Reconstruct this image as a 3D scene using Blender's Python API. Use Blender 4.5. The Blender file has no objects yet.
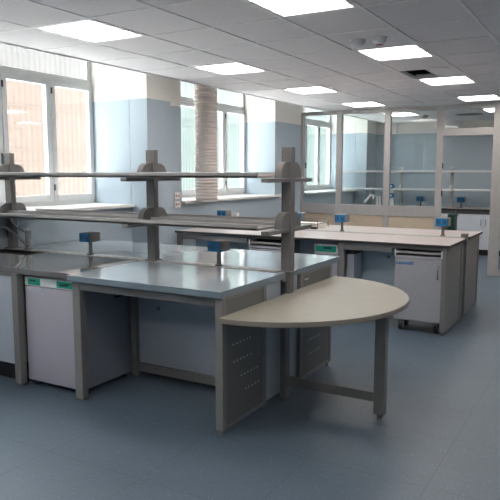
import bpy, bmesh, math, random
from mathutils import Matrix, Vector
random.seed(4)
C = bpy.context.scene.collection
PI = math.pi

# ------------------------------------------------------------------ materials
def lin(c):
    return tuple(((v/255)/12.92 if v/255 <= 0.04045 else ((v/255+0.055)/1.055)**2.4) for v in c) + (1,)

def mat(name, rgb, rough=0.5, metal=0.0, var=0.06, scale=14.0, coat=0.0, bump=0.0, spec=0.5, stretch=None):
    m = bpy.data.materials.new(name); m.use_nodes = True
    nt = m.node_tree; b = nt.nodes['Principled BSDF']
    b.inputs['Roughness'].default_value = rough
    b.inputs['Metallic'].default_value = metal
    b.inputs['Specular IOR Level'].default_value = spec
    b.inputs['Coat Weight'].default_value = coat
    b.inputs['Coat Roughness'].default_value = 0.06
    tc = nt.nodes.new('ShaderNodeTexCoord')
    mp = nt.nodes.new('ShaderNodeMapping')
    if stretch: mp.inputs['Scale'].default_value = stretch
    nz = nt.nodes.new('ShaderNodeTexNoise'); nz.inputs['Scale'].default_value = scale; nz.inputs['Detail'].default_value = 3
    rp = nt.nodes.new('ShaderNodeValToRGB')
    c = lin(rgb)
    rp.color_ramp.elements[0].position = 0.3; rp.color_ramp.elements[1].position = 0.7
    rp.color_ramp.elements[0].color = tuple(v*(1-var) for v in c[:3]) + (1,)
    rp.color_ramp.elements[1].color = tuple(min(1, v*(1+var)) for v in c[:3]) + (1,)
    nt.links.new(tc.outputs['Object'], mp.inputs[0]); nt.links.new(mp.outputs[0], nz.inputs['Vector'])
    nt.links.new(nz.outputs['Fac'], rp.inputs[0]); nt.links.new(rp.outputs[0], b.inputs['Base Color'])
    if bump:
        bp = nt.nodes.new('ShaderNodeBump'); bp.inputs['Strength'].default_value = bump; bp.inputs['Distance'].default_value = 0.002
        nt.links.new(nz.outputs['Fac'], bp.inputs['Height']); nt.links.new(bp.outputs[0], b.inputs['Normal'])
    return m

def emit_mat(name, rgb, strength, stripes=True):
    m = bpy.data.materials.new(name); m.use_nodes = True
    nt = m.node_tree; b = nt.nodes['Principled BSDF']
    b.inputs['Base Color'].default_value = (0.8, 0.8, 0.8, 1)
    b.inputs['Emission Color'].default_value = lin(rgb)
    if stripes:   # three tubes behind the diffuser
        tc = nt.nodes.new('ShaderNodeTexCoord'); sx = nt.nodes.new('ShaderNodeSeparateXYZ')
        mu = nt.nodes.new('ShaderNodeMath'); mu.operation = 'MULTIPLY'; mu.inputs[1].default_value = 2*PI/0.17
        sn = nt.nodes.new('ShaderNodeMath'); sn.operation = 'COSINE'
        mr = nt.nodes.new('ShaderNodeMapRange'); mr.inputs[1].default_value = -1; mr.inputs[2].default_value = 1
        mr.inputs[3].default_value = strength*0.08; mr.inputs[4].default_value = strength*2.1
        nt.links.new(tc.outputs['Object'], sx.inputs[0]); nt.links.new(sx.outputs['Y'], mu.inputs[0])
        nt.links.new(mu.outputs[0], sn.inputs[0]); nt.links.new(sn.outputs[0], mr.inputs[0])
        nt.links.new(mr.outputs[0], b.inputs['Emission Strength'])
    else:
        b.inputs['Emission Strength'].default_value = strength
    return m

def glass_mat(name, tint, refl=0.08):
    m = bpy.data.materials.new(name); m.use_nodes = True
    nt = m.node_tree; nt.nodes.remove(nt.nodes['Principled BSDF'])
    out = nt.nodes['Material Output']
    tr = nt.nodes.new('ShaderNodeBsdfTransparent'); tr.inputs[0].default_value = lin(tint)
    gl = nt.nodes.new('ShaderNodeBsdfGlossy'); gl.inputs['Roughness'].default_value = 0.02
    lw = nt.nodes.new('ShaderNodeLayerWeight'); lw.inputs['Blend'].default_value = 0.5
    pw = nt.nodes.new('ShaderNodeMath'); pw.operation = 'POWER'; pw.inputs[1].default_value = 5
    fr = nt.nodes.new('ShaderNodeMapRange'); fr.inputs[3].default_value = 0.03; fr.inputs[4].default_value = 0.9
    nt.links.new(lw.outputs['Facing'], pw.inputs[0]); nt.links.new(pw.outputs[0], fr.inputs[0])
    mx = nt.nodes.new('ShaderNodeMixShader')
    nt.links.new(fr.outputs[0], mx.inputs[0]); nt.links.new(tr.outputs[0], mx.inputs[1]); nt.links.new(gl.outputs[0], mx.inputs[2])
    nt.links.new(mx.outputs[0], out.inputs[0])
    return m

PAINT_Z = 2.432
def wall_mat():
    m = mat('wall_paint', (214, 214, 208), 0.75, var=0.02, scale=5)
    nt = m.node_tree; b = nt.nodes['Principled BSDF']
    geo = nt.nodes.new('ShaderNodeNewGeometry'); sx = nt.nodes.new('ShaderNodeSeparateXYZ')
    gt = nt.nodes.new('ShaderNodeMath'); gt.operation = 'GREATER_THAN'; gt.inputs[1].default_value = PAINT_Z
    nz = nt.nodes.new('ShaderNodeTexNoise'); nz.inputs['Scale'].default_value = 3
    rp = nt.nodes.new('ShaderNodeValToRGB')
    rp.color_ramp.elements[0].color = lin((163, 177, 187)); rp.color_ramp.elements[1].color = lin((170, 183, 192))
    nt.links.new(geo.outputs['Position'], nz.inputs['Vector']); nt.links.new(nz.outputs['Fac'], rp.inputs[0])
    mx = nt.nodes.new('ShaderNodeMix'); mx.data_type = 'RGBA'
    nt.links.new(geo.outputs['Position'], sx.inputs[0]); nt.links.new(sx.outputs['Z'], gt.inputs[0])
    nt.links.new(gt.outputs[0], mx.inputs[0]); nt.links.new(rp.outputs[0], mx.inputs[6])
    mx.inputs[7].default_value = lin((232, 229, 222))
    nt.links.new(mx.outputs[2], b.inputs['Base Color'])
    return m

def floor_mat():
    m = bpy.data.materials.new('floor_vinyl'); m.use_nodes = True
    nt = m.node_tree; b = nt.nodes['Principled BSDF']
    geo = nt.nodes.new('ShaderNodeNewGeometry')
    def noise(s, d=2):
        n = nt.nodes.new('ShaderNodeTexNoise'); n.inputs['Scale'].default_value = s; n.inputs['Detail'].default_value = d
        nt.links.new(geo.outputs['Position'], n.inputs['Vector']); return n
    n1 = noise(1.7, 4); r1 = nt.nodes.new('ShaderNodeValToRGB')
    r1.color_ramp.elements[0].position = 0.3; r1.color_ramp.elements[1].position = 0.7
    r1.color_ramp.elements[0].color = lin((78, 93, 106)); r1.color_ramp.elements[1].color = lin((86, 100, 113))
    nt.links.new(n1.outputs['Fac'], r1.inputs[0])
    vo = nt.nodes.new('ShaderNodeTexVoronoi'); vo.inputs['Scale'].default_value = 46
    nt.links.new(geo.outputs['Position'], vo.inputs['Vector'])
    lt = nt.nodes.new('ShaderNodeMath'); lt.operation = 'LESS_THAN'; lt.inputs[1].default_value = 0.2
    nt.links.new(vo.outputs['Distance'], lt.inputs[0])
    r2 = nt.nodes.new('ShaderNodeValToRGB'); r2.color_ramp.interpolation = 'CONSTANT'
    e = r2.color_ramp.elements; e[0].color = lin((96, 118, 142)); e[1].position = 0.45; e[1].color = lin((110, 124, 138))
    x = e.new(0.7); x.color = lin((124, 130, 132)); x = e.new(0.85); x.color = lin((86, 100, 113))
    sc = nt.nodes.new('ShaderNodeSeparateColor'); nt.links.new(vo.outputs['Color'], sc.inputs[0]); nt.links.new(sc.outputs[0], r2.inputs[0])
    mx = nt.nodes.new('ShaderNodeMix'); mx.data_type = 'RGBA'
    fm = nt.nodes.new('ShaderNodeMath'); fm.operation = 'MULTIPLY'; fm.inputs[1].default_value = 0.75
    nt.links.new(lt.outputs[0], fm.inputs[0]); nt.links.new(fm.outputs[0], mx.inputs[0])
    nt.links.new(r1.outputs[0], mx.inputs[6]); nt.links.new(r2.outputs[0], mx.inputs[7])
    # seams of the vinyl tiles
    sx = nt.nodes.new('ShaderNodeSeparateXYZ'); nt.links.new(geo.outputs['Position'], sx.inputs[0])
    def seam(sock, off):
        a = nt.nodes.new('ShaderNodeMath'); a.operation = 'ADD'; a.inputs[1].default_value = off
        q = nt.nodes.new('ShaderNodeMath'); q.operation = 'PINGPONG'; q.inputs[1].default_value = 0.665/2
        l = nt.nodes.new('ShaderNodeMath'); l.operation = 'LESS_THAN'; l.inputs[1].default_value = 0.0028
        nt.links.new(sock, a.inputs[0]); nt.links.new(a.outputs[0], q.inputs[0]); nt.links.new(q.outputs[0], l.inputs[0]); return l
    s1 = seam(sx.outputs['X'], 0.754+6.65); s2 = seam(sx.outputs['Y'], -3.115+6.65)
    mxm = nt.nodes.new('ShaderNodeMath'); mxm.operation = 'MAXIMUM'
    nt.links.new(s1.outputs[0], mxm.inputs[0]); nt.links.new(s2.outputs[0], mxm.inputs[1])
    mm = nt.nodes.new('ShaderNodeMath'); mm.operation = 'MULTIPLY'; mm.inputs[1].default_value = 0.6
    nt.links.new(mxm.outputs[0], mm.inputs[0])
    m2 = nt.nodes.new('ShaderNodeMix'); m2.data_type = 'RGBA'
    nt.links.new(mm.outputs[0], m2.inputs[0]); nt.links.new(mx.outputs[2], m2.inputs[6]); m2.inputs[7].default_value = lin((58, 68, 82))
    nt.links.new(m2.outputs[2], b.inputs['Base Color'])
    b.inputs['Roughness'].default_value = 0.42
    b.inputs['Specular IOR Level'].default_value = 0.55
    return m

M = dict(
    wall=wall_mat(), floor=floor_mat(),
    ceil=mat('ceiling_tile', (228, 224, 226), 0.9, var=0.05, scale=60, bump=0.15),
    tbar=mat('ceiling_bar', (236, 234, 233), 0.6),
    plenum=mat('void_shade_black', (14, 12, 12), 0.9, var=0.2),  # near-black: the shade of the ceiling void put into the colour
    winframe=mat('window_aluminium', (200, 201, 201), 0.4, var=0.03),
    sill=mat('white_marble', (232, 230, 224), 0.25, var=0.04, scale=6),
    slot=mat('slot_shadow_grey', (70, 68, 66), 0.7),
    black=mat('black_plastic', (22, 23, 25), 0.45, var=0.1),
    pframe=mat('partition_aluminium', (164, 161, 159), 0.4, var=0.03),
    beige=mat('beige_laminate', (192, 174, 152), 0.55, var=0.03),
    grey=mat('grey_painted_steel', (122, 121, 120), 0.45, var=0.04, spec=0.4),
    rack=mat('rack_grey_steel', (112, 111, 110), 0.5, var=0.04, spec=0.35),
    shelf=mat('shelf_grey_steel', (168, 166, 164), 0.42, var=0.03),
    panel=mat('light_grey_panel', (172, 180, 190), 0.5, var=0.02),
    bluepanel=mat('pale_blue_panel', (196, 212, 224), 0.5, var=0.02),
    perf=mat('dark_grey_sheet', (104, 104, 103), 0.5, var=0.04),
    hole=mat('pale_hole_light', (205, 212, 218), 0.6),
    gloss=mat('blue_grey_ceramic', (150, 160, 166), 0.09, var=0.03, scale=5, spec=0.6),
    glossedge=mat('blue_grey_edge', (118, 134, 144), 0.35, var=0.03),
    steel=mat('stainless_steel', (134, 136, 138), 0.045, metal=0.4, var=0.05, scale=5),
    darkedge=mat('dark_grey_edge', (98, 98, 97), 0.45),
    sinkin=mat('dark_sink', (38, 37, 34), 0.4),
    fridge=mat('pale_lilac_enamel', (168, 166, 176), 0.4, var=0.015),
    fridgeside=mat('grey_blue_sheet', (132, 140, 152), 0.5, var=0.02),
    white=mat('white_plastic', (222, 222, 222), 0.45, var=0.02),
    teal=mat('teal_label', (22, 150, 128), 0.5, var=0.05),
    tealdark=mat('dark_teal_print', (10, 70, 66), 0.5),
    table=mat('beige_grey_laminate', (141, 138, 126), 0.42, var=0.03, scale=9),
    tableedge=mat('grey_brown_edge', (132, 127, 118), 0.5),
    tleg=mat('dark_grey_tube', (112, 112, 111), 0.5),
    lam=mat('pinkish_white_laminate', (180, 170, 166), 0.35, var=0.02, scale=6),
    blk_edge=mat('black_laminate_edge', (48, 46, 46), 0.5),
    blue=mat('blue_socket', (8, 108, 156), 0.6, var=0.05),
    bluedark=mat('dark_blue_recess', (8, 82, 126), 0.5),
    outgrey=mat('outlet_grey', (124, 122, 120), 0.45),
    chrome=mat('brushed_chrome', (190, 188, 185), 0.25, metal=0.8),
    duct=mat('ribbed_duct_fabric', (206, 197, 191), 0.8, var=0.04, bump=0.1),
    door=mat('pedestal_door', (160, 162, 168), 0.45, var=0.02),
    ink=mat('blue_ink', (24, 120, 186), 0.5),
    cab=mat('white_cabinet', (212, 216, 224), 0.45, var=0.02),
    green=mat('bottle_green_plastic', (22, 66, 58), 0.45),
    carton=mat('white_card', (226, 222, 214), 0.7, var=0.03),
    red=mat('red_plastic', (168, 40, 44), 0.4),
    plate=mat('socket_plate', (228, 224, 222), 0.4),
    fac1=mat('peach_cladding', (82, 69, 61), 0.8, var=0.05, scale=1.2),
    fac2=mat('pale_green_cladding', (58, 66, 62), 0.8, var=0.05, scale=1.2),
    fac1b=mat('whitish_cladding', (76, 73, 71), 0.8, var=0.05, scale=1.2), fac2b=mat('pale_cladding', (70, 74, 72), 0.8, var=0.05, scale=1.2),
    ground=mat('courtyard_paving', (200, 205, 205), 0.9, var=0.1, scale=3),
    outer=mat('outer_render', (196, 190, 180), 0.9, var=0.05, scale=2),
    wglass=glass_mat('window_glass', (249, 250, 251)),
    pglass=glass_mat('partition_glass', (243, 247, 247)),
    lamp=emit_mat('lamp_diffuser', (255, 246, 240), 8.5),
)

# ------------------------------------------------------------------ geometry helpers
class MB:
    """collects shapes in world coordinates; build() links them as one mesh object"""
    def __init__(s): s.bm = bmesh.new()
    def box(s, x0, x1, y0, y1, z0, z1, bev=0.0, seg=1):
        r = bmesh.ops.create_cube(s.bm, size=1.0)
        vs = r['verts']
        for v in vs:
            v.co = Vector(((x0+x1)/2 + v.co.x*(x1-x0), (y0+y1)/2 + v.co.y*(y1-y0), (z0+z1)/2 + v.co.z*(z1-z0)))
        if bev:
            es = list({e for v in vs for e in v.link_edges})
            bmesh.ops.bevel(s.bm, geom=es, offset=min(bev, 0.45*min(abs(x1-x0), abs(y1-y0), abs(z1-z0))), segments=seg, affect='EDGES', profile=0.5)
        return s
    def prism(s, pts, axis, a, b):
        """polygon pts in the plane across axis, extruded from a to b"""
        def P(p, t):
            if axis == 'x': return Vector((t, p[0], p[1]))
            if axis == 'y': return Vector((p[0], t, p[1]))
            return Vector((p[0], p[1], t))
        A = [s.bm.verts.new(P(p, a)) for p in pts]; B = [s.bm.verts.new(P(p, b)) for p in pts]
        s.bm.faces.new(A); s.bm.faces.new(B[::-1])
        n = len(pts)
        for i in range(n):
            s.bm.faces.new((A[i], B[i], B[(i+1) % n], A[(i+1) % n]))
        return s
    def cyl(s, p0, p1, r0, r1=None, n=20):
        p0, p1 = Vector(p0), Vector(p1); r1 = r0 if r1 is None else r1
        d = p1-p0; q = d.to_track_quat('Z', 'Y').to_matrix().to_4x4()
        bmesh.ops.create_cone(s.bm, cap_ends=True, segments=n, radius1=r0, radius2=r1, depth=d.length,
                              matrix=Matrix.Translation((p0+p1)/2) @ q)
        return s
    def tube(s, pts, r, n=10):
        pts = [Vector(p) for p in pts]; rings = []
        for i, p in enumerate(pts):
            d = (pts[min(i+1, len(pts)-1)]-pts[max(i-1, 0)]).normalized()
            u = d.orthogonal().normalized() if i == 0 else (u0 - d*u0.dot(d)).normalized()
            u0 = u; w = d.cross(u)
            rings.append([s.bm.verts.new(p + (u*math.cos(2*PI*k/n) + w*math.sin(2*PI*k/n))*r) for k in range(n)])
        for a, b in zip(rings, rings[1:]):
            for k in range(n):
                s.bm.faces.new((a[k], a[(k+1) % n], b[(k+1) % n], b[k]))
        s.bm.faces.new(rings[0][::-1]); s.bm.faces.new(rings[-1]); return s
    def lathe(s, prof, cx, cy, n=36, cap=True):
        rings = []
        for r, z in prof:
            rings.append([s.bm.verts.new((cx + r*math.cos(2*PI*k/n), cy + r*math.sin(2*PI*k/n), z)) for k in range(n)])
        for a, b in zip(rings, rings[1:]):
            for k in range(n): s.bm.faces.new((a[k], a[(k+1) % n], b[(k+1) % n], b[k]))
        if cap: s.bm.faces.new(rings[0][::-1]); s.bm.faces.new(rings[-1])
        return s
    def quad(s, *ps):
        s.bm.faces.new([s.bm.verts.new(p) for p in ps]); return s
    def build(s, name, m, parent=None):
        bmesh.ops.recalc_face_normals(s.bm, faces=s.bm.faces)
        me = bpy.data.meshes.new(name)
        # world coordinates -> the thing's own
        off = Vector((0, 0, 0)); p = parent
        while p is not None: off += p.location; p = p.parent
        if parent is None:
            lo = Vector([min(v.co[i] for v in s.bm.verts) for i in range(3)]); hi = Vector([max(v.co[i] for v in s.bm.verts) for i in range(3)])
            off = Vector(((lo.x+hi.x)/2, (lo.y+hi.y)/2, lo.z))
        bmesh.ops.translate(s.bm, verts=s.bm.verts, vec=-off)
        s.bm.to_mesh(me); s.bm.free()
        for f in me.polygons: f.use_smooth = True
        me.set_sharp_from_angle(angle=math.radians(34))
        me.materials.append(m)
        o = bpy.data.objects.new(name, me); C.objects.link(o)
        if parent is not None: o.parent = parent
        else: o.location = off
        return o

def tag(o, label, cat, group=None, kind=None):
    o['label'] = label; o['category'] = cat
    if group: o['group'] = group
    if kind: o['kind'] = kind
    return o

def thing(name, label, cat, loc, group=None, kind=None):
    o = bpy.data.objects.new(name, None); C.objects.link(o); o.location = loc; o.empty_display_size = 0.1
    return tag(o, label, cat, group, kind)

def dup(root, loc, label):
    r = root.copy(); C.objects.link(r); r.location = loc; r['label'] = label
    for ch in list(root.children):
        c = ch.copy(); C.objects.link(c); c.parent = r
        for g in list(ch.children):
            d = g.copy(); C.objects.link(d); d.parent = c
    return r

def struct(name, mb, m, label, cat, parent=None):
    o = mb.build(name, m, parent)
    if parent is None: tag(o, label, cat, kind='structure')
    return o

# ------------------------------------------------------------------ room constants
CZ = 2.65            # suspended ceiling
SLAB = 3.3
WX = -4.9            # wall face, window side
GX = -5.5            # window plane
PY = 10.35           # glass partition
BY = 13.6            # far wall of the second room
EX = -4.38           # edge of the suspended ceiling
RX = 1.6
FY = -3.0
CELLX, CELLY, OX, OY = 0.574, 0.66, -2.629, 4.0
WINS = [(3.13, 5.73), (6.73, 9.33), (10.42, 13.02), (-0.47, 2.13)]
SZ = 1.235

struct('floor', MB().box(-5.8, RX+.2, FY-.2, BY+.2, -0.12, 0), M['floor'], 'blue speckled vinyl floor running under all the benches', 'floor')

# ceiling: tile by tile, without the lamps and the missing half tile
lampcells = [(-2, -1), (1, -1), (-2, 2), (1, 2), (-2, 5), (1, 5), (-2, 8), (1, 8), (-2, 11), (1, 11), (-2, -4), (1, -4), (4, -4), (-2, -7), (1, -7), (4, -7), (4, -1), (4, 2), (4, 5), (4, 8), (4, 11)]
cm = MB()
def cx(i): return OX + i*CELLX
def cy(j): return OY + j*CELLY
i0, i1, j0, j1 = -3, 7, -11, 15
for i in range(i0, i1):
    for j in range(j0, j1):
        if (i, j) in lampcells: continue
        x0, x1, y0, y1 = max(EX, cx(i)) if i > i0 else EX, min(cx(i+1), RX), max(cy(j), FY), min(cy(j+1), BY)
        if y1 <= y0 or x1 <= x0: continue
        if (i, j) == (1, 4): x0 = cx(1.5)
        cm.quad((x0, y0, CZ), (x1, y0, CZ), (x1, y1, CZ), (x0, y1, CZ))
ceiling = struct('ceiling', cm, M['ceil'], 'grey tiled suspended ceiling with a white grid over the benches', 'ceiling')
gb = MB()
for i in range(i0+1, i1+1):
    x = min(cx(i), RX)
    gb.box(x-.011, x+.011, FY, BY, CZ-.006, CZ+.03)
for j in range(j0, j1+1):
    y = cy(j)
    if FY < y < BY: gb.box(EX, RX, y-.01, y+.01, CZ-.005, CZ+.03)
gb.box(cx(1.5)-.006, cx(1.5)+.006, cy(4), cy(5), CZ-.004, CZ+.03)
gb.build('ceiling_grid', M['tbar'], ceiling)
fb = MB().box(EX-.012, EX, FY, BY, CZ-.012, SLAB)
fb.build('edge_fascia', M['ceil'], ceiling)
struct('ceiling_slab', MB().box(-5.8, RX+.2, FY-.2, BY+.2, SLAB, SLAB+.25), M['plenum'], 'concrete slab darkened like the unlit void, seen through the missing ceiling tile', 'ceiling slab')

# services showing in the hole of the missing tile
cv = MB(); cv.box(cx(1)+.02, cx(1.5)-.01, cy(4)+.3, cy(4)+.36, CZ+.1, CZ+.14)
cv.cyl((cx(1)-.3, cy(4)+.2, CZ+.25), (cx(2), cy(4)+.28, CZ+.22), .012, n=12)
cv.box(cx(1)+.2, cx(1)+.24, cy(4)+.3, cy(4)+.34, CZ+.14, SLAB)
tag(cv.build('conduit', M['chrome'], None), 'metal conduit and hanger inside the dark gap of the missing ceiling tile', 'conduit')

# walls
wl = MB()
wl.box(GX-.07, WX, FY, BY, 0, 1.2)                                     # parapet and wall below the sills
segs = [(FY, WINS[3][0]), (WINS[3][1], WINS[0][0]), (WINS[0][1], WINS[1][0]), (WINS[1][1], WINS[2][0]), (WINS[2][1], BY)]
for a, b in segs: wl.box(GX-.07, WX, a, b, 1.2, SLAB)
for a, b in WINS: wl.box(GX-.07, GX+.12, a, b, 3.22, SLAB)
struct('wall_left', wl, M['wall'], 'window wall painted grey blue below and white above', 'wall')
struct('column', MB().box(WX, -4.64, 5.73, 6.17, 0, SLAB, .004), M['wall'], 'projecting wall pier right of the first window painted blue and white', 'pier')
struct('column', MB().box(WX, -4.64, 13.02, BY, 0, SLAB, .004), M['wall'], 'projecting wall pier in the far corner of the room behind the glass', 'pier')
struct('wall_back', MB().box(-5.75, RX+.2, BY, BY+.2, 0, SLAB), M['wall'], 'far blue wall of the room behind the glass partition', 'wall')
struct('wall_right', MB().box(RX, RX+.2, FY-.2, BY+.2, 0, SLAB), M['wall'], 'blue and white side wall opposite the windows', 'wall')
struct('wall_front', MB().box(-5.75, RX, FY-.2, FY, 0, SLAB), M['wall'], 'blue and white wall opposite the partition', 'wall')

# ------------------------------------------------------------------ windows
wlabels = ['tall aluminium window nearest the sink bench with peach light outside',
           'tall aluminium window behind the ribbed hanging duct',
           'tall aluminium window of the far room seen through the partition',
           'tall aluminium window before the sink bench, outside the picture on the left']
for n, (a, b) in enumerate(WINS):
    w = thing('window_%d' % (n+1), wlabels[n], 'window', (GX, (a+b)/2, SZ), kind='structure')
    f = MB(); x0, x1 = GX-.05, GX+.03
    f.box(x0, x1, a, a+.035, SZ, 3.22, .003); f.box(x0, x1, b-.035, b, SZ, 3.22, .003)
    f.box(x0, x1, a+.035, b-.035, SZ, SZ+.045, .003); f.box(x0, x1, a+.035, b-.035, 3.18, 3.22, .003)
    f.box(x0, x1+.01, a+.035, b-.035, 2.611, 2.675, .003)
    f.build('window_frame', M['winframe'], w)
    tp = MB()
    for k in range(2):
        y0, y1 = a+.035+k*(b-a-.07)/2, a+.035+(k+1)*(b-a-.07)/2
        tp.box(x0+.02, x1-.01, y1-.02, y1+.02, 2.675, 3.18)
    tp.build('transom_mullion', M['winframe'], w)
    MB().box(GX-.012, GX-.006, a+.03, b-.03, 2.67, 3.19).build('transom_pane', M['wglass'], w)
    p = (b-a)/4
    for k in range(4):
        y0, y1 = a+k*p+.004, a+(k+1)*p-.004
        s = MB(); q0, q1 = GX-.02, GX+.045; st = .062
        s.box(q0, q1, y0, y0+st, SZ+.045, 2.61, .004); s.box(q0, q1, y1-st, y1, SZ+.045, 2.61, .004)
        s.box(q0+.001, q1-.001, y0+st, y1-st, SZ+.045, SZ+.115, .003); s.box(q0+.001, q1-.001, y0+st, y1-st, 2.55, 2.61, .003)
        so = s.build('sash', M['winframe'], w)
        MB().box(GX+.006, GX+.012, y0+st-.01, y1-st+.01, SZ+.1, 2.56).build('pane', M['wglass'], so)
        l = MB()
        for z in (1.40, 2.46): l.box(q1, q1+.012, y0-.006, y0+.014, z, z+.07, .003)
        if k == 1: l.box(q1, q1+.03, y1-.04, y1-.012, 1.68, 1.8, .006)
        l.build('latch', M['black'], so)
    s = MB().box(GX+.03, -4.84, a-.0, b+.0, SZ-.035, SZ, .004)
    if n == 1: s.box(WX, -4.84, b, b+.12, SZ-.035, SZ, .004)
    struct('trim_%d' % (n+1), s, M['sill'], ['white stone sill under the window by the sink bench', 'white stone sill under the window with the ribbed duct', 'white stone sill under the window of the far room', 'white stone sill of the window before the sink bench, outside the picture'][n], 'window sill')

# outside
struct('ground', MB().box(-40, GX-.07, -30, 60, -.5, -.3), M['ground'], 'paved courtyard outside the windows', 'ground')
def facade(x, y0, y1, h, h2, m, m2, label):
    t = thing('neighbouring_building', label, 'building', (x, (y0+y1)/2, -.3), kind='structure')
    pts = []; y = y0; st = .16
    while y < y1:
        pts += [(x, y), (x, y+st*.55), (x-.006, y+st*.62), (x-.006, y+st*.93)]; y += st
    pts += [(x, y), (x-.6, y), (x-.6, y0)]
    MB().prism(pts, 'z', -.3, h).build('lower_wall', m, t)
    MB().prism(pts, 'z', h, h2).build('upper_wall', m2, t)
    rb = MB()
    for z in (1.8, 2.1, 3.1): rb.box(x, x+.012, y0, y1, z, z+.05)
    rb.build('string_course', m, t)
    MB().box(x-.7, x+.08, y0-.05, y+.05, h2, h2+.12).build('roof_edge', M['outer'], t)
facade(-12, -8, 14.6, 3.66, 6.2, M['fac1'], M['fac1b'], 'peach ribbed building with a whitish top outside the window by the sink bench')
facade(-12, 15.0, 48, 3.9, 6.2, M['fac2'], M['fac2b'], 'pale green ribbed building outside the windows with the duct and in the far room')

# ------------------------------------------------------------------ glass partition
pt = thing('wall_partition', 'aluminium framed glass partition with beige lower panels and open doorway', 'partition', (-2.5, PY, 0), kind='structure')
posts = [-4.885, -4.18, -3.33, -2.475, -1.60]
y0, y1 = PY-.03, PY+.04
fr = MB()
for k, x in enumerate(posts):
    hw = .05 if k else .025
    if k == 4: hw = .075
    fr.box(x-hw, x+hw, y0, y1, 0, CZ, .003)
for x in (-.7, .2, 1.1): fr.box(x-.05, x+.05, y0, y1, 0, CZ, .003)
fr.build('post', M['pframe'], pt)
rl = MB()
rl.box(WX, RX, y0+.002, y1-.002, 2.585, CZ, .003)
rl.box(WX, posts[3]-.05, y0+.002, y1-.002, .88, 1.055, .003)
rl.box(posts[4]+.07, RX, y0+.002, y1-.002, .88, 1.055, .003)
rl.box(WX, posts[3]-.05, y0+.002, y1-.002, 0, .1, .003)
rl.box(posts[4]+.07, RX, y0+.002, y1-.002, 0, .1, .003)
rl.box(posts[3]+.05, posts[4]-.07, y0-.004, y1+.004, 2.17, 2.285, .003)
rl.build('rail', M['pframe'], pt)
for a, b in list(zip(posts[:3], posts[1:4])) + [(-1.5, -.7), (-.7, .2), (.2, 1.1)]:
    MB().box(a+.03, b-.03, PY-.003, PY+.003, 1.04, 2.6).build('pane', M['pglass'], pt)
    MB().box(a+.03, b-.03, PY-.012, PY+.012, .1, .88).build('lower_panel', M['beige'], pt)
MB().box(posts[3]+.04, posts[4]-.06, PY-.003, PY+.003, 2.27, 2.6).build('transom_pane', M['pglass'], pt)
hd = MB()
for z in (1.22, 1.66): hd.box(posts[3]+.05, posts[3]+.062, y0-.006, y0+.05, z, z+.09, .003)
hd.build('hinge', M['black'], pt)

# ------------------------------------------------------------------ ceiling fittings
lamp_labels = {(-2, -1): 'lit square ceiling lamp nearest the window by the sink bench, leftmost of all',
               (1, -1): 'lit square ceiling lamp cut off by the top edge of the photo',
               (-2, 2): 'lit square ceiling lamp in front of the hanging ribbed duct',
               (1, 2): 'lit square ceiling lamp right behind the two smoke detectors',
               (-2, 5): 'lit square ceiling lamp in the window row, second before the glass partition',
               (1, 5): 'lit square ceiling lamp bordering the dark gap of the missing tile',
               (-2, 8): 'lit square ceiling lamp touching the glass partition top, window row',
               (1, 8): 'lit square ceiling lamp at the right edge just before the doorway partition',
               (-2, 11): 'lit ceiling lamp of the far room, window side, behind the glass',
               (1, 11): 'lit ceiling lamp of the far room over the doorway transom'}
for c_ in lampcells:
    if c_ not in lamp_labels:
        lamp_labels[c_] = 'lit square ceiling lamp outside the picture, %s row, %s' % ({-2: 'window', 1: 'middle', 4: 'door'}[c_[0]], {-7: 'at the front wall', -4: 'above the camera', -1: 'level with the half round table front', 2: 'level with the table', 5: 'level with the far bench', 8: 'before the partition', 11: 'in the far room'}[c_[1]])
proto = None
for (i, j) in lampcells:
    loc = (cx(i+.5), cy(j+.5), CZ)
    if proto is None:
        t = thing('ceiling_light', lamp_labels[(i, j)], 'ceiling light', loc, 'square recessed ceiling lamps')
        hx, hy = CELLX/2-.008, CELLY/2-.007
        X, Y = loc[0], loc[1]
        f = MB(); w = .03
        f.box(X-hx, X+hx, Y-hy, Y-hy+w, CZ-.004, CZ+.05); f.box(X-hx, X+hx, Y+hy-w, Y+hy, CZ-.004, CZ+.05)
        f.box(X-hx, X-hx+w, Y-hy+w, Y+hy-w, CZ-.004, CZ+.05); f.box(X+hx-w, X+hx, Y-hy+w, Y+hy-w, CZ-.004, CZ+.05)
        f.build('frame', M['tbar'], t)
        MB().box(X-hx+w, X+hx-w, Y-hy+w, Y+hy-w, CZ+.004, CZ+.04).build('diffuser', M['lamp'], t)
        MB().box(X-hx+.004, X+hx-.004, Y-hy+.004, Y+hy-.004, CZ+.05, CZ+.1).build('housing', M['plenum'], t)  # dark cover added to keep the diffuser's light out of the ceiling void
        proto = t
    else:
        dup(proto, loc, lamp_labels[(i, j)])

def detector(x, y, label, m, r=.055, group=None):
    t = thing('smoke_detector', label, 'smoke detector', (x, y, CZ))
    MB().lathe([(r*1.15, CZ), (r*1.15, CZ-.012), (r, CZ-.014)], x, y, 28).build('base', M['white'], t)
    MB().lathe([(r, CZ-.014), (r*.95, CZ-.035), (r*.6, CZ-.055), (r*.2, CZ-.06)], x, y, 28).build('sensor_head', m, t)
    return t
detector(-1.87, 4.96, 'round grey smoke detector on the ceiling, left of the red trimmed one', M['white'], .06)
t = detector(-1.68, 4.95, 'smaller ceiling detector with a red ring, beside the grey one', M['white'], .05)
MB().lathe([(.03, CZ-.045), (.031, CZ-.045), (.03, CZ-.056), (.02, CZ-.06)], -1.68, 4.95, 24).build('red_ring', M['red'], t)
detector(-3.13, 11.85, 'white smoke detector on the far room ceiling behind the glass', M['outgrey'], .07)

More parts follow.
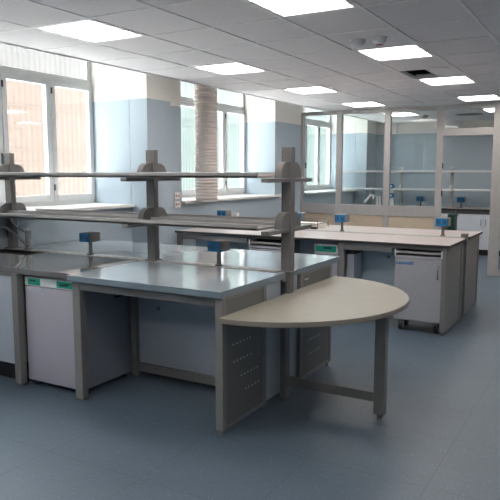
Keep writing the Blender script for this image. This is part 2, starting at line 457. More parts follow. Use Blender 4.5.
# round swirl diffuser in the far room
t = thing('air_diffuser', 'round slotted air diffuser on the far room ceiling above the doorway', 'air vent', (-2.38, 12.05, CZ))
MB().lathe([(.31, CZ), (.30, CZ-.014), (.25, CZ-.012), (.24, CZ-.002)], -2.38, 12.05, 40).build('rim', M['white'], t)
sl = MB()
for k in range(24):
    a = 2*PI*k/24; c, s_ = math.cos(a), math.sin(a)
    u = Vector((c, s_, 0)); v = Vector((-s_, c, 0)); o_ = Vector((-2.38, 12.05, CZ-.012))
    sl.quad(o_+u*.1-v*.006, o_+u*.235-v*.016, o_+u*.235+v*.016, o_+u*.1+v*.006)
sl.build('slots', M['black'], t)
MB().lathe([(.24, CZ-.002), (.24, CZ-.01), (.02, CZ-.011)], -2.38, 12.05, 40).build('face_plate', M['outgrey'], t)

# ------------------------------------------------------------------ hanging duct
pr = [(.13, SLAB)]
z = SLAB-.01; k = 0
while z > 1.255:
    pr.append((.155 if k % 2 else .143, z)); z -= .02; k += 1
pr += [(.14, 1.24), (.13, 1.24), (.13, 1.35)]
tag(MB().lathe(pr, -4.735, 7.06, 40).build('air_duct', M['duct']), 'pale ribbed flexible duct hanging from the ceiling before the second window', 'duct')

# ------------------------------------------------------------------ service outlets
def outlet(x, y, z, label, group, k=1.0):
    t = thing('service_outlet', label, 'bench outlet', (x, y, z), group)
    MB().lathe([(.03, z), (.03, z+.008), (.017, z+.014), (.015, z+.115)], x, y, 20).build('stem', M['perf'], t)
    yf = y-.065*min(k, 1)
    MB().box(x-.058*k, x+.058*k, yf, y+.065, z+.11, z+.11+.08*k, .006, 2).build('housing', M['outgrey'], t)
    for s in (-1, 1):
        xx = x + s*.0285*k; zc = z+.11+.04*k
        so = MB().box(xx-.0272*k, xx+.0272*k, yf-.01, yf, zc-.037*k, zc+.037*k, .005, 2).build('socket', M['blue'], t)
        MB().cyl((xx, yf-.0095, zc), (xx, yf-.0108, zc), .019*k, n=20).build('socket_recess', M['bluedark'], so)
    return t

# ------------------------------------------------------------------ near bench island
NX0, NX1, NY0, NY1 = -4.88, -1.985, 3.1, 4.86
SP0, SP1 = 3.92, 4.04       # service spine
T0, T1 = .858, .9
# worktops (each lifts away on its own)
def worktop(x0, x1, y0, y1, top, edge, label, name='worktop', hole=None, z0=T0, z1=T1, lip=.0):
    t = thing(name, label, 'worktop', ((x0+x1)/2, (y0+y1)/2, z0))
    mb = MB(); e = .006
    if hole:
        a, b, c, d = hole
        mb.box(x0+e, a, y0+e, y1-e, z0+.002, z1); mb.box(b, x1-e, y0+e, y1-e, z0+.002, z1)
        mb.box(a, b, y0+e, c, z0+.002, z1); mb.box(a, b, d, y1-e, z0+.002, z1)
    else:
        mb.box(x0+e, x1-e, y0+e, y1-e, z0+.002, z1)
    mb.build('top_surface', top, t)
    ed = MB()
    ed.box(x0, x1, y0, y0+e, z0, z1, .002); ed.box(x0, x1, y1-e, y1, z0, z1, .002)
    ed.box(x0, x0+e, y0+e, y1-e, z0, z1); ed.box(x1-e, x1, y0+e, y1-e, z0, z1)
    ed.build('edge_band', edge, t)
    return t
DIV = -3.245
worktop(DIV+.004, NX1, NY0, SP0-.004, M['gloss'], M['glossedge'], 'glossy blue grey worktop over the open kneehole, nearest the half round table')
HOLE = (-4.84, -4.36, 3.72, 3.89)
worktop(NX0, DIV-.004, NY0+.05, SP0-.004, M['steel'], M['darkedge'], 'shiny steel worktop with the sink over the small fridge', hole=HOLE)
worktop(-3.24, NX1, SP1+.004, NY1+.1, M['gloss'], M['glossedge'], 'glossy blue grey worktop behind the outlet spine, right half')
worktop(NX0, -3.248, SP1+.004, NY1+.1, M['gloss'], M['glossedge'], 'glossy blue grey worktop behind the outlet spine, beside the first window')
# spine
t = thing('service_spine', 'grey service channel between the two worktops of the near bench', 'service channel', ((NX0+NX1)/2, (SP0+SP1)/2, T0))
MB().box(NX0, NX1, SP0, SP1, T0-.02, T1+.004, .003).build('channel', M['shelf'], t)
MB().box(-1.984, -1.95, 3.95, 4.01, .753, T1+.004, .003).build('end_post', M['rack'], t)  # end post of the rack carried down past the worktop, grouped with the channel
s = MB()
for k in range(28):
    x = NX0+.1+k*.1
    s.box(x, x+.05, SP0+.025, SP0+.035, T1+.004, T1+.0055)
s.build('slots', M['grey'], t)
# sink
t = thing('sink', 'dark cup sink let into the steel worktop below the tap', 'sink', (-4.6, 3.8, T1))
a, b, c, d = HOLE
b0 = MB(); w = .006
b0.box(a+.003, a+.003+w, c+.003, d-.003, T1-.15, T1); b0.box(b-.003-w, b-.003, c+.003, d-.003, T1-.15, T1)
b0.box(a+.003, b-.003, c+.003, c+.003+w, T1-.15, T1); b0.box(a+.003, b-.003, d-.003-w, d-.003, T1-.15, T1)
b0.box(a+.003, b-.003, c+.003, d-.003, T1-.156, T1-.15)
b0.build('bowl', M['sinkin'], t)
r = MB(); w = .014
r.box(a-w, a+.004, c-w, d+w, T1, T1+.004, .001); r.box(b-.004, b+w, c-w, d+w, T1, T1+.004, .001)
r.box(a-w, b+w, c-w, c+.004, T1, T1+.004, .001); r.box(a-w, b+w, d-.004, d+w, T1, T1+.004, .001)
r.build('rim', M['sinkin'], t)
MB().cyl((-4.6, 3.8, T1-.15), (-4.6, 3.8, T1-.147), .025).build('drain', M['chrome'], t)
# faucet
t = thing('tap', 'curved chrome bench tap beside the sink at the left edge', 'tap', (-4.62, 3.975, T1+.004))
zb = T1+.004
MB().lathe([(.04, zb), (.04, zb+.012), (.032, zb+.02), (.03, zb+.175), (.02, zb+.18)], -4.62, 3.975, 24).build('body', M['chrome'], t)
pts = []
for k in range(15):
    a = PI*.5*k/14
    pts.append((-4.62-.42*math.sin(a)*.9, 3.96-.10*math.sin(a), zb+.03+.19*(1-(1-k/14)**2)))
pts += [(-5+.0+.0, 3.86, zb+.215), (-4.88-.17+.02, 3.855, zb+.2)] if False else [(-5.03+.02, 3.855, zb+.21)]
MB().tube([(max(p[0], -4.885), p[1], p[2]) if False else p for p in [( -4.62-.0155*k, 3.955-.012*k, zb+.03+.185*math.sin(PI*.62*k/15)/1.0) for k in range(16)]], .011).build('spout', M['chrome'], t)
hk = [(-4.655, 3.975, zb+.15), (-4.70, 3.965, zb+.175), (-4.745, 3.955, zb+.205), (-4.785, 3.945, zb+.24), (-4.805, 3.94, zb+.27), (-4.795, 3.94, zb+.295), (-4.775, 3.94, zb+.3)]
MB().tube(hk, .008).build('lever', M['chrome'], t)

# frame of the near bench
fr = thing('bench_frame', 'grey steel frame with end panels carrying the near worktops', 'bench frame', (-3.4, 3.97, 0))
def leg(x0, x1, ya, yb, top=T0, foot=True, par=None, m=None):
    mb = MB().box(x0, x1, ya, yb, .012 if foot else 0, top, .003)
    if foot: mb.cyl(((x0+x1)/2, (ya+yb)/2, 0), ((x0+x1)/2, (ya+yb)/2, .013), .016, n=14)
    return mb.build('leg', m or M['grey'], par or fr)
leg(-3.235, -3.165, 3.14, 3.20); leg(-3.8, -3.775, 3.14, 3.20) if False else leg(-3.86, -3.795, 3.14, 3.20)
leg(-3.235, -3.185, 3.74, 3.79); leg(-4.86, -4.81, 3.14, 3.20)
leg(-3.235, -3.165, 4.74, 4.80); leg(-4.86, -4.80, 4.74, 4.80)
for bx in ((-3.165, -2.045, 3.145, 3.185), (-3.165, -2.04, 4.755, 4.79), (-4.80, -3.235, 4.755, 4.79)):
    MB().box(*bx, .795, T0, .003).build('apron', M['grey'], fr)
MB().box(-3.185, -2.04, 3.785, 3.80, .115, .857).build('back_panel', M['panel'], fr)
MB().box(-3.185, -2.04, 3.765, 3.80, .045, .115, .003).build('lower_rail', M['grey'], fr)
MB().cyl((-2.99, 3.786, .565), (-2.99, 3.780, .565), .016).build('cable_grommet', M['grey'], fr)
MB().box(-4.86, -2.04, 4.15, 4.165, .08, .857).build('rear_panel', M['panel'], fr)
# end panels
def endpanel(ya, yb, rows, par, X=-1.985):
    f = MB(); w = .045
    f.box(X-.055, X, ya, ya+w, .035, T0, .003); f.box(X-.055, X, yb-w, yb, .035, T0, .003)
    f.box(X-.055, X, ya+w, yb-w, .84, T0); f.box(X-.055, X, ya+w, yb-w, .72, .745); f.box(X-.055, X, ya+w, yb-w, .035, .06)
    for y in (ya+.022, yb-.022): f.cyl((X-.028, y, 0), (X-.028, y, .036), .014, n=14)
    e = f.build('end_panel_frame', M['grey'], par)
    MB().box(X-.03, X-.006, ya+w, yb-w, .05, .84).build('end_sheet', M['perf'], e)
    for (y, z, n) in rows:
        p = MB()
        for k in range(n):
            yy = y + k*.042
            p.cyl((X-.0075, yy, z), (X-.0045, yy, z), .0062, n=10)  # pale discs standing for light coming through the punched holes
        p.build('lit_perforation_row', M['hole'], e)
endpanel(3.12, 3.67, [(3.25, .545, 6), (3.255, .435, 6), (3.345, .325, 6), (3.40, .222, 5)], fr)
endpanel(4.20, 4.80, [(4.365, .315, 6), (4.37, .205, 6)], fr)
MB().box(-2.04, -2.015, 3.67, 3.93, .03, .857).box(-2.04, -2.015, 4.03, 4.20, .03, .857).build('end_filler', M['panel'], fr)
MB().box(-1.985, -1.982, 4.27, 4.33, .80, .806).build('name_slot', M['hole'], fr)

# fridge
FX0, FX1, FY0 = -3.782, -3.248, 3.20
t = thing('under_bench_fridge', 'pale lilac undercounter fridge with teal labels under the steel worktop', 'fridge', ((FX0+FX1)/2, 3.5, 0))
MB().box(FX0+.004, FX1-.004, FY0+.035, 3.77, .03, .845, .004).build('body', M['fridgeside'], t)
ft = MB()
for x in (FX0+.05, FX1-.05):
    for y in (FY0+.08, 3.72): ft.cyl((x, y, 0), (x, y, .031), .018, n=14)
ft.build('foot', M['black'], t)
MB().box(FX0, FX1, FY0, FY0+.035, .045, .764, .005, 2).build('door', M['fridge'], t)
cs = MB().box(FX0, FX1, FY0, FY0+.035, .769, .834, .004).build('control_strip', M['white'], t)
for xa, xb in ((FX0+.035, FX0+.165), (FX1-.2, FX1-.045)):
    l = MB().box(xa, xb, FY0-.0015, FY0, .777, .827).build('teal_label', M['teal'], cs)
gp = MB()
pts = [(FX0+.03+.075+.075*math.cos(PI+PI*k/12), .763+.036*math.sin(PI+PI*k/12)) for k in range(13)]
gp.prism(pts, 'y', FY0-.002, FY0+.001)
gp.build('handle_recess', M['panel'], t)
tx = MB()
tx.box(FX0+.055, FX0+.12, FY0-.0025, FY0-.0014, .801, .815)
tx.prism([(FX1-.17, .789), (FX1-.10, .789), (FX1-.06, .817), (FX1-.12, .812), (FX1-.175, .804)], 'y', FY0-.0025, FY0-.0014)
tx.build('dark_print', M['tealdark'], t)
v = MB()
for k in range(3): v.box(FX1-.0045, FX1-.0015, 3.58, 3.75, .655+k*.022, .668+k*.022)
v.build('vent', M['black'], t)

# sink cabinet
t = thing('sink_cabinet', 'grey base cabinet under the sink left of the fridge', 'cabinet', (-4.33, 3.5, 0))
MB().box(-4.80, -3.865, 3.18, 3.75, .15, .715).box(-4.80, -3.865, 3.18, 3.195, .70, .857).build('body', M['grey'], t)
dz = MB().box(-4.795, -3.872, 3.162, 3.18, .155, .825, .003).build('door', M['panel'], t)
MB().box(-4.80, -3.865, 3.165, 3.18, .835, .857, .002).build('fascia', M['grey'], t)
MB().box(-4.8, -3.87, 3.24, 3.7, 0, .15).build('plinth', M['black'], t)

# ------------------------------------------------------------------ shelf rack on the near bench
def rack(label, pxs, py, zbase, ztop, shelves, sx0, sx1, loc, arm_len=.34, one_side=False, m=None, pw=.04, ms=None):
    t = thing('shelf_rack', label, 'shelf rack', loc)
    m = m or M['rack']
    for x in pxs:
        p = MB().box(x-pw, x+pw, py-.028, py+.028, zbase, ztop, .003)
        p.box(x-pw-.012, x+pw+.012, py-.05, py+.05, zbase, zbase+.008, .002)
        po = p.build('post', m, t)
        sl = MB(); z = zbase+.06
        while z < ztop-.03:
            sl.box(x-pw+.006, x-pw+.012, py-.0288, py-.0275, z, z+.014)
            z += .032
        sl.build('slot_row', M['slot'], po)['kind'] = 'stuff'
        for zs in shelves:
            b = MB()
            ya, yb = (py-arm_len, py+arm_len) if not one_side else (py-arm_len, py+.03)
            b.box(x-.03, x+.03, ya, yb, zs-.028, zs, .003)
            sides = (-1, 1) if not one_side else (-1,)
            for s in sides:
                y_ = py + s*.028
                prof = [(y_, zs), (y_+s*.13, zs), (y_+s*.122, zs+.05), (y_+s*.10, zs+.088), (y_+s*.06, zs+.108), (y_, zs+.112)]
                b.prism(prof, 'x', x-.026, x+.026)
            b.build('bracket', m, t)
    for zs in shelves:
        for s in ((-1, 1) if not one_side else (-1,)):
            ya, yb = sorted((py+s*.05, py+s*(arm_len-.01)))
            h = MB()
            # a folded steel tray cut free around the posts by the gap behind it
            h.box(sx0, sx1, ya, yb, zs+.001, zs+.018, .002)
            h.box(sx0, sx1, ya, ya+.014, zs+.001, zs+.04, .003); h.box(sx0, sx1, yb-.014, yb, zs+.001, zs+.04, .003)
            h.build('shelf', ms or M['shelf'], t)
    return t
rack('two level grey shelf rack on posts standing along the near bench', [-4.84, -3.185, -1.985], 3.98, T1+.004, 1.775, [1.562, 1.215], -4.885, -2.045, (-3.4, 3.98, T1+.004))

outlet(-3.87, 3.985, T1+.004, 'blue double outlet on the near bench, beside the steel worktop joint', 'outlets on the near bench')
outlet(-2.565, 3.985, T1+.004, 'blue double outlet nearest the half round table', 'outlets on the near bench')

# ------------------------------------------------------------------ half round table
t = thing('half_round_table', 'half round beige table fixed to the end of the near bench', 'table', (-1.6, 3.93, 0))
R, YC, X0 = .885, 3.955, -1.983
pts = [(X0, YC-R), ]
n = 56
RXT = .945
pts = [(X0+R*RXT*math.sin(PI*k/n), YC-R*math.cos(PI*k/n)) for k in range(n+1)]
MB().prism(pts, 'z', .722, .75).build('table_top', M['table'], t)
eb = MB(); inner = [(X0+(R*RXT+.0005)*math.sin(PI*k/n), YC-(R+.0005)*math.cos(PI*k/n)) for k in range(n+1)]
outer = [(X0+(R*RXT+.005)*math.sin(PI*k/n), YC-(R+.005)*math.cos(PI*k/n)) for k in range(n+1)]
eb.prism(outer+inner[::-1], 'z', .7205, .7492)
eb.build('edge_band', M['tableedge'], t)
l = MB().box(-1.295, -1.222, 3.86, 3.92, .03, .722, .004); l.cyl((-1.26, 3.89, 0), (-1.26, 3.89, .031), .016, n=16)
l.build('leg', M['tleg'], t)
MB().box(-1.935, -1.295, 3.87, 3.91, .11, .172, .003).build('stretcher', M['tleg'], t)
l = MB().box(-1.978, -1.935, 3.945-.09, 3.925, .015, .722, .003); l.cyl((-1.956, 3.89, 0), (-1.956, 3.89, .016), .018, n=16)
l.build('leg', M['tleg'], t)
MB().box(-1.94, -1.295, 3.87, 3.91, .685, .7205, .003).build('top_bearer', M['tleg'], t)

# ------------------------------------------------------------------ far bench island
BX0, BX1, BY0, BY1 = -4.63, -1.355, 6.2, 7.92
S0, S1 = 7.02, 7.14
worktop(BX0, BX1, BY0, S0-.004, M['lam'], M['blk_edge'], 'pinkish white worktop with black edge, front half of the far bench', z0=.875, z1=.9)
worktop(BX0, BX1, S1+.004, BY1, M['lam'], M['blk_edge'], 'pinkish white worktop with black edge, rear half along the partition', z0=.875, z1=.9)
t = thing('service_spine', 'grey service channel between the two worktops of the far bench', 'service channel', ((BX0+BX1)/2, (S0+S1)/2, .86))
MB().box(BX0, BX1-.03, S0, S1, .855, .905, .003).build('channel', M['shelf'], t)
MB().box(BX1-.07, BX1-.01, S0+.01, S1-.01, .86, .945, .004).build('end_stub', M['grey'], t)
fr2 = thing('bench_frame', 'grey steel frame with closed end panels carrying the far bench worktops', 'bench frame', (-3, 7.06, 0))
BT = .875
leg(-2.515, -2.45, 6.23, 6.29, BT, par=fr2); leg(-4.62, -4.57, 6.23, 6.29, BT, par=fr2)
leg(-2.515, -2.45, 7.82, 7.88, BT, par=fr2); leg(-4.62, -4.57, 7.82, 7.88, BT, par=fr2)
MB().box(-2.45, -1.43, 6.235, 6.27, .843, BT, .003).build('apron', M['grey'], fr2)
MB().box(-2.45, -1.93, 6.236, 6.269, .795, .843, .003).build('apron', M['grey'], fr2)
MB().box(-4.57, -3.63, 6.235, 6.27, .80, BT-.012, .003).build('apron', M['grey'], fr2)
MB().box(-3.63, -3.12, 6.235, 6.27, .855, BT, .003).build('apron', M['grey'], fr2)
MB().box(-4.57, -1.43, 7.84, 7.875, .80, BT, .003).build('apron', M['grey'], fr2)
for ya, yb in ((6.225, 6.96), (7.16, 7.9)):
    f = MB(); w = .05; X = -1.385
    f.box(X-.05, X, ya, ya+w, .03, BT, .003); f.box(X-.05, X, yb-w, yb, .03, BT, .003)
    f.box(X-.05, X, ya+w, yb-w, .82, BT); f.box(X-.05, X, ya+w, yb-w, .03, .07)
    f.cyl((X-.025, ya+.025, 0), (X-.025, ya+.025, .031), .016, n=14); f.cyl((X-.025, yb-.025, 0), (X-.025, yb-.025, .031), .016, n=14)
    e = f.build('end_panel_frame', M['grey'], fr2)
    MB().box(X-.03, X-.008, ya+w, yb-w, .07, .82).build('end_sheet', M['grey'], e)
MB().box(-1.44, -1.41, 6.96, 7.16, .03, .86).build('end_filler', M['rack'], fr2)
MB().box(-4.6, -1.44, 6.60, 6.615, .10, BT).build('back_panel', M['bluepanel'], fr2)
MB().box(-4.6, -1.44, 6.58, 6.615, .04, .10, .003).build('lower_rail', M['grey'], fr2)
MB().cyl((-2.08, 6.601, .70), (-2.08, 6.595, .70), .018).build('cable_grommet', M['grey'], fr2)

# pedestals on castors
def pedestal(x0, label, lettering):
    x1 = x0+.475; ya, yb = 6.225, 6.57
    t = thing('mobile_pedestal', label, 'pedestal cabinet', ((x0+x1)/2, (ya+yb)/2, 0), 'mobile pedestals under the far bench')
    b = MB()
    b.box(x0, x1, ya+.02, yb, .115, .755, .003); b.box(x0, x0+.016, ya, yb, .755, .838, .003); b.box(x1-.016, x1, ya, yb, .755, .838, .003)
    b.box(x0, x1, ya, yb, .75, .775, .003); b.box(x0+.016, x1-.016, yb-.016, yb, .775, .838)
    b.build('body', M['door'], t)
    MB().box(x0+.016, x1-.016, ya+.2, yb-.016, .776, .779).build('recess_lining', M['black'], t)
    MB().box(x0+.016, x1-.016, ya+.16, ya+.17, .775, .838).build('recess_back', M['black'], t)
    dr = MB().box(x0+.02, x1-.02, ya+.012, ya+.16, .80, .806).box(x0+.02, x1-.02, ya+.004, ya+.014, .798, .822, .003).build('pull_out_tray', M['shelf'], t)
    for xa in (x0, x1-.016): MB().box(xa, xa+.016, ya-.004, ya, .765, .838, .002).build('slot_cap', M['white'], t)
    d = MB().box(x0+.003, x1-.003, ya, ya+.02, .125, .742, .004).build('door', M['door'], t)
    hx = x1-.036
    h = MB().tube([(hx, ya, .685), (hx, ya-.022, .685), (hx, ya-.026, .675), (hx, ya-.026, .575), (hx, ya-.022, .565), (hx, ya, .565)], .007, 10)
    h.build('handle', M['chrome'], d)
    if lettering:
        cu = bpy.data.curves.new('lettering', 'FONT'); cu.body = 'Lacomafil'; cu.size = .046; cu.shear = .35; cu.extrude = .0006; cu.offset = .0012
        tmp = bpy.data.objects.new('lettering_outline', cu)
        me = bpy.data.meshes.new_from_object(tmp); bpy.data.objects.remove(tmp)
        o = bpy.data.objects.new('lettering', me); C.objects.link(o); me.materials.clear(); me.materials.append(M['ink'])
        o.parent = d; o.rotation_euler = (PI/2, 0, 0)
        o.location = Vector((x0+.012, ya-.001, .688)) - t.location - d.location
    for x in (x0+.06, x1-.06):
        for y in (ya+.07, yb-.07):
            c = MB().box(x-.024, x+.024, y-.02, y+.02, .09, .115, .002).box(x-.022, x-.018, y-.012, y+.02, .03, .095).box(x+.018, x+.022, y-.012, y+.02, .03, .095).build('castor', M['grey'], t)
            MB().cyl((x-.016, y+.01, .036), (x+.016, y+.01, .036), .036, n=22).build('wheel', M['black'], c)
    return t
pedestal(-1.90, 'pale grey pedestal on castors with blue lettering on its door', True)
pedestal(-3.60, 'pale grey pedestal seen between the near bench posts below its shelf', False)

# under bench appliance
t = thing('under_bench_appliance', 'white under bench appliance with teal control panel beneath the far bench', 'appliance', (-2.67, 6.6, 0))
MB().box(-2.80, -2.53, 6.3, 6.57, .03, .80, .004).build('body', M['fridgeside'], t)
p = MB().box(-2.80, -2.53, 6.26, 6.3, .735, .835, .004).build('control_panel', M['white'], t)
MB().box(-2.785, -2.545, 6.2585, 6.26, .755, .822).build('teal_label', M['teal'], p)
MB().box(-2.80, -2.53, 6.265, 6.3, .05, .73, .004).build('door', M['fridge'], t)
MB().box(-2.695, -2.60, 6.2572, 6.2586, .785, .808).build('dark_print', M['tealdark'], t)
f = MB()
for x in (-2.77, -2.56):
    for y in (6.34, 6.53): f.cyl((x, y, 0), (x, y, .031), .016, n=12)
f.build('foot', M['black'], t)
# grey unit with a dark recess in the kneehole
t = thing('kneehole_unit', 'slim grey unit with a black recess inside the far bench kneehole', 'cabinet', (-2.40, 6.44, 0))
MB().box(-2.445, -2.36, 6.3, 6.57, 0, .74, .003).build('body', M['panel'], t)
MB().box(-2.44, -2.36, 6.32, 6.57, .74, .835, .004).build('recess_box', M['black'], t)

ol = [(-4.52, 'blue double outlet on the far bench in front of the second window'),
      (-3.43, 'blue double outlet on the far bench, just right of the near shelf post'),
      (-2.86, 'blue double outlet on the far bench, centred before the beige partition panel'),
      (-1.68, 'blue double outlet nearest the right end of the far bench')]
for x, lb in ol: outlet(x+.05, 7.08, .905, lb, 'outlets on the far bench', 1.18)

# things lying on the far bench
t = thing('document_tray', 'white letter tray with a grey wire frame on the far bench by the partition', 'tray', (-3.42, 7.5, .9))
MB().box(-3.62, -3.24, 7.3, 7.62, .9, .955, .004).build('paper_stack', M['carton'], t)
w = MB()
for z in (.96, 1.0):
    w.tube([(-3.63, 7.29, z), (-3.22, 7.29, z), (-3.22, 7.63, z), (-3.63, 7.63, z)], .005, 8)
for x, y in ((-3.62, 7.29), (-3.22, 7.29), (-3.22, 7.63), (-3.62, 7.63)): w.cyl((x, y, .9), (x, y, 1.003), .005, n=8)
w.build('wire_frame', M['outgrey'], t)
tag(MB().box(-3.28, -3.20, 7.2, 7.26, .9, .925, .004).build('plug_adapter', M['black']), 'small black plug lying on the far bench before the letter tray', 'plug')
t = thing('ribbed_box', 'long cream ribbed carton lying on the far bench below the second window', 'carton', (-4.28, 7.45, .9))
MB().box(-4.61, -4.02, 7.35, 7.55, .9, .97, .003).build('box', M['carton'], t)
rb = MB()
for k in range(18): rb.box(-4.60+k*.033, -4.588+k*.033, 7.344, 7.35, .905, .965)
rb.build('ribs', M['outgrey'], t)
tag(MB().box(-4.47, -4.39, 7.27, 7.33, .9, 1.06, .004).build('carton', M['carton']), 'small upright white carton beside the outlet by the second window', 'carton')

# wall sockets
def sockets(x, y, z, label, axis='x'):
    t = thing('wall_socket', label, 'wall socket', (x, y, z))
    if axis == 'x':
        MB().box(x, x+.012, y-.06, y+.06, z, z+.085, .003).build('plate', M['plate'], t)
        r = MB()
        for dy in (-.025, .025): r.cyl((x+.012, y+dy, z+.043), (x+.0135, y+dy, z+.043), .014, n=14)
    else:
        MB().box(x-.06, x+.06, y-.012, y, z, z+.085, .003).build('plate', M['plate'], t)
        r = MB()
        for dx in (-.025, .025): r.cyl((x+dx, y-.012, z+.043), (x+dx, y-.0135, z+.043), .014, n=14)
    r.build('socket_face', M['red'] if 'red' in label else M['outgrey'], t)
sockets(WX, 6.62, 1.26, 'upper white wall socket with red inserts left of the hanging duct')
sockets(WX, 6.62, 1.15, 'lower white wall socket with red inserts left of the hanging duct')
sockets(WX, 9.55, 1.17, 'white wall socket under the sill end near the partition')

# ------------------------------------------------------------------ far room
worktop(-4.62, 1.0, 12.75, 13.5, M['lam'], M['blk_edge'], 'long pale worktop along the back wall of the far room', z0=.862, z1=.9)
def basecab(x0, x1, label, doors):
    t = thing('base_cabinet', label, 'cabinet', ((x0+x1)/2, 13.1, 0), 'white base cabinets of the far room')
    MB().box(x0, x1, 12.82, 13.48, .115, .80).build('body', M['cab'], t)
    MB().box(x0, x1, 12.87, 13.4, 0, .115).build('plinth', M['black'], t)
    MB().box(x0, x1, 12.80, 12.83, .80, .862).build('top_rail', M['grey'], t)
    w = (x1-x0)/doors
    for k in range(doors):
        a, b = x0+k*w+.003, x0+(k+1)*w-.003
        d = MB().box(a, b, 12.80, 12.82, .12, .795, .003).build('door', M['cab'], t)
        hx = b-.04 if k % 2 == 0 else a+.04
        MB().tube([(hx, 12.80, .70), (hx, 12.775, .70), (hx, 12.775, .58), (hx, 12.80, .58)], .006, 8).build('handle', M['chrome'], d)
basecab(-3.75, -2.72, 'white base cabinet of the far room behind the beige partition panel', 2)
basecab(-2.70, -1.67, 'white base cabinet of the far room seen through the doorway', 2)
basecab(-1.65, -.62, 'white base cabinet of the far room behind the right door post', 2)
rack('pale two level shelf rack standing on the far room worktop behind the glass', [-3.86, -2.84, -1.2], 12.98, .9, 1.72, [1.60, 1.237], -5.05, .2, (-3, 12.98, .9), arm_len=.24, one_side=True, pw=.028, m=M['shelf'], ms=M['white'])
outlet(-3.49, 13.12, .9, 'blue double outlet in the far room, left of the bracket post', 'outlets of the far room', 1.3)
outlet(-2.68, 13.12, .9, 'blue double outlet in the far room seen through the doorway', 'outlets of the far room', 1.3)
tag(MB().box(-3.87, -3.74, 12.76, 12.9, .9, .93, .004).build('tray', M['sinkin']), 'small dark tray on the far room worktop edge', 'tray')
# blue topped holder on the shelf post
t = thing('capped_bracket', 'white bracket with two round blue caps on the far room worktop', 'bracket', (-4.02, 12.86, .9))
MB().box(-4.06, -3.98, 12.85, 12.87, .9, 1.36, .004).build('back_plate', M['white'], t)
for z in (1.32, 1.13):
    c = MB().cyl((-4.02, 12.85, z), (-4.02, 12.80, z), .052, n=24).build('cap', M['blue'], t)
    MB().cyl((-4.02, 12.801, z), (-4.02, 12.796, z), .022, n=18).build('nozzle', M['white'], c)
sockets(-4.50, BY, 1.19, 'upper white socket on the far room wall behind the partition post', 'y') if False else None
sockets(-4.64, 13.3, 1.2, 'upper white socket on the corner pier of the far room')
sockets(-4.64, 13.3, 1.08, 'lower white socket on the corner pier of the far room')
# pale angled fittings before the far window pier
t = thing('water_tap', 'pale angled laboratory tap in the far room before the bright pier', 'tap', (-4.4, 12.86, .9))
MB().lathe([(.05, .9), (.05, .92), (.03, .93), (.03, 1.08), (.02, 1.09)], -4.4, 12.86, 20).build('body', M['outgrey'], t)
MB().tube([(-4.4, 12.86, 1.05), (-4.42, 12.85, 1.13), (-4.46, 12.84, 1.14), (-4.55, 12.82, 1.03), (-4.59, 12.81, .97)], .03, 12).build('spout', M['plate'], t)
for dx in (.07, .13): MB().cyl((-4.4+dx, 12.86, .9), (-4.4+dx, 12.86, 1.12), .018, n=12).build('valve', M['plate'], t)
# conduit and junction boxes on the back wall
tag(MB().box(-5.0+.37, .5, BY-.05, BY, 2.42, 2.50, .004).build('cable_duct', M['plate']), 'white cable duct running along the top of the far room wall', 'cable duct')
tag(MB().box(-4.28, -4.16, BY-.12, BY-.05, 2.42, 2.64, .005).build('junction_box', M['plate']), 'tall white junction box on the cable duct behind the middle glass post', 'junction box')
tag(MB().box(-3.09, -2.86, BY-.12, BY-.05, 2.5, 2.63, .005).build('junction_box', M['plate']), 'wide white junction box above the doorway on the far room wall', 'junction box')
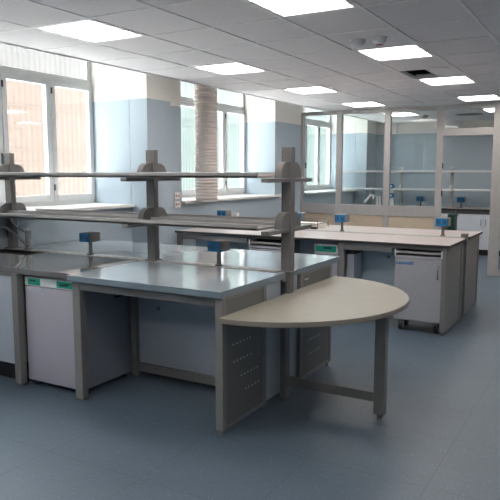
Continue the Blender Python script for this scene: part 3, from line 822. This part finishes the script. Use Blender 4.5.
# bin and low desk by the doorway
t = thing('waste_bin', 'bottle green bin standing in the far room beside the doorway', 'bin', (-2.56, 11.85, 0))
MB().prism([(-2.62, 11.75), (-2.5, 11.75), (-2.5, 11.95), (-2.62, 11.95)], 'z', 0, .80).build('body', M['green'], t)
MB().box(-2.63, -2.49, 11.74, 11.96, .80, .85, .008, 2).build('lid', M['green'], t)
t = thing('side_desk', 'grey low desk behind the partition next to the green bin', 'desk', (-3.0, 11.9, 0))
MB().box(-3.4, -2.64, 11.6, 12.3, .78, .81, .003).build('desk_top', M['shelf'], t)
MB().box(-2.68, -2.65, 11.65, 12.25, 0, .78).build('end_panel', M['grey'], t)
MB().box(-3.38, -3.35, 11.65, 12.25, 0, .78).build('end_panel', M['grey'], t)

# ------------------------------------------------------------------ light
world = bpy.data.worlds.new('sky'); bpy.context.scene.world = world; world.use_nodes = True
bg = world.node_tree.nodes['Background']
bg.inputs[0].default_value = (0.91, 0.97, 1.0, 1); bg.inputs[1].default_value = 7
sun = bpy.data.lights.new('sun', 'SUN'); sun.energy = 50; sun.angle = .15; sun.color = (1, .95, .88)
so = bpy.data.objects.new('sun', sun); C.objects.link(so)
so.rotation_euler = Vector((.06, .12, -1)).to_track_quat('-Z', 'Y').to_euler()
for a, b in WINS:
    l = bpy.data.lights.new('window_portal', 'AREA'); l.shape = 'RECTANGLE'; l.size = 1.95; l.size_y = b-a
    l.cycles.is_portal = True
    o = bpy.data.objects.new('window_portal', l); C.objects.link(o)
    o.location = (GX-.09, (a+b)/2, (SZ+3.22)/2)
    o.rotation_euler = Vector((1, 0, 0)).to_track_quat('-Z', 'Y').to_euler()

# ------------------------------------------------------------------ camera
cam = bpy.data.cameras.new('camera'); co = bpy.data.objects.new('camera', cam); C.objects.link(co)
yaw, pit = .52257, .1216
fw = Vector((-math.sin(yaw)*math.cos(pit), math.cos(yaw)*math.cos(pit), -math.sin(pit)))
co.location = (0, 0, 1.6); co.rotation_euler = fw.to_track_quat('-Z', 'Y').to_euler()
cam.sensor_width = 36; cam.lens = 36*633.8/500; cam.clip_start = .05; cam.clip_end = 200
sc = bpy.context.scene; sc.camera = co
sc.view_settings.view_transform = 'Standard'; sc.view_settings.look = 'None'; sc.view_settings.gamma = 1
sc.view_settings.exposure = 0.72
sc.view_settings.use_curve_mapping = False
sc.cycles.use_denoising = True
sc.cycles.max_bounces = 10; sc.cycles.diffuse_bounces = 6; sc.cycles.transparent_max_bounces = 16
sc.cycles.caustics_reflective = False; sc.cycles.caustics_refractive = False
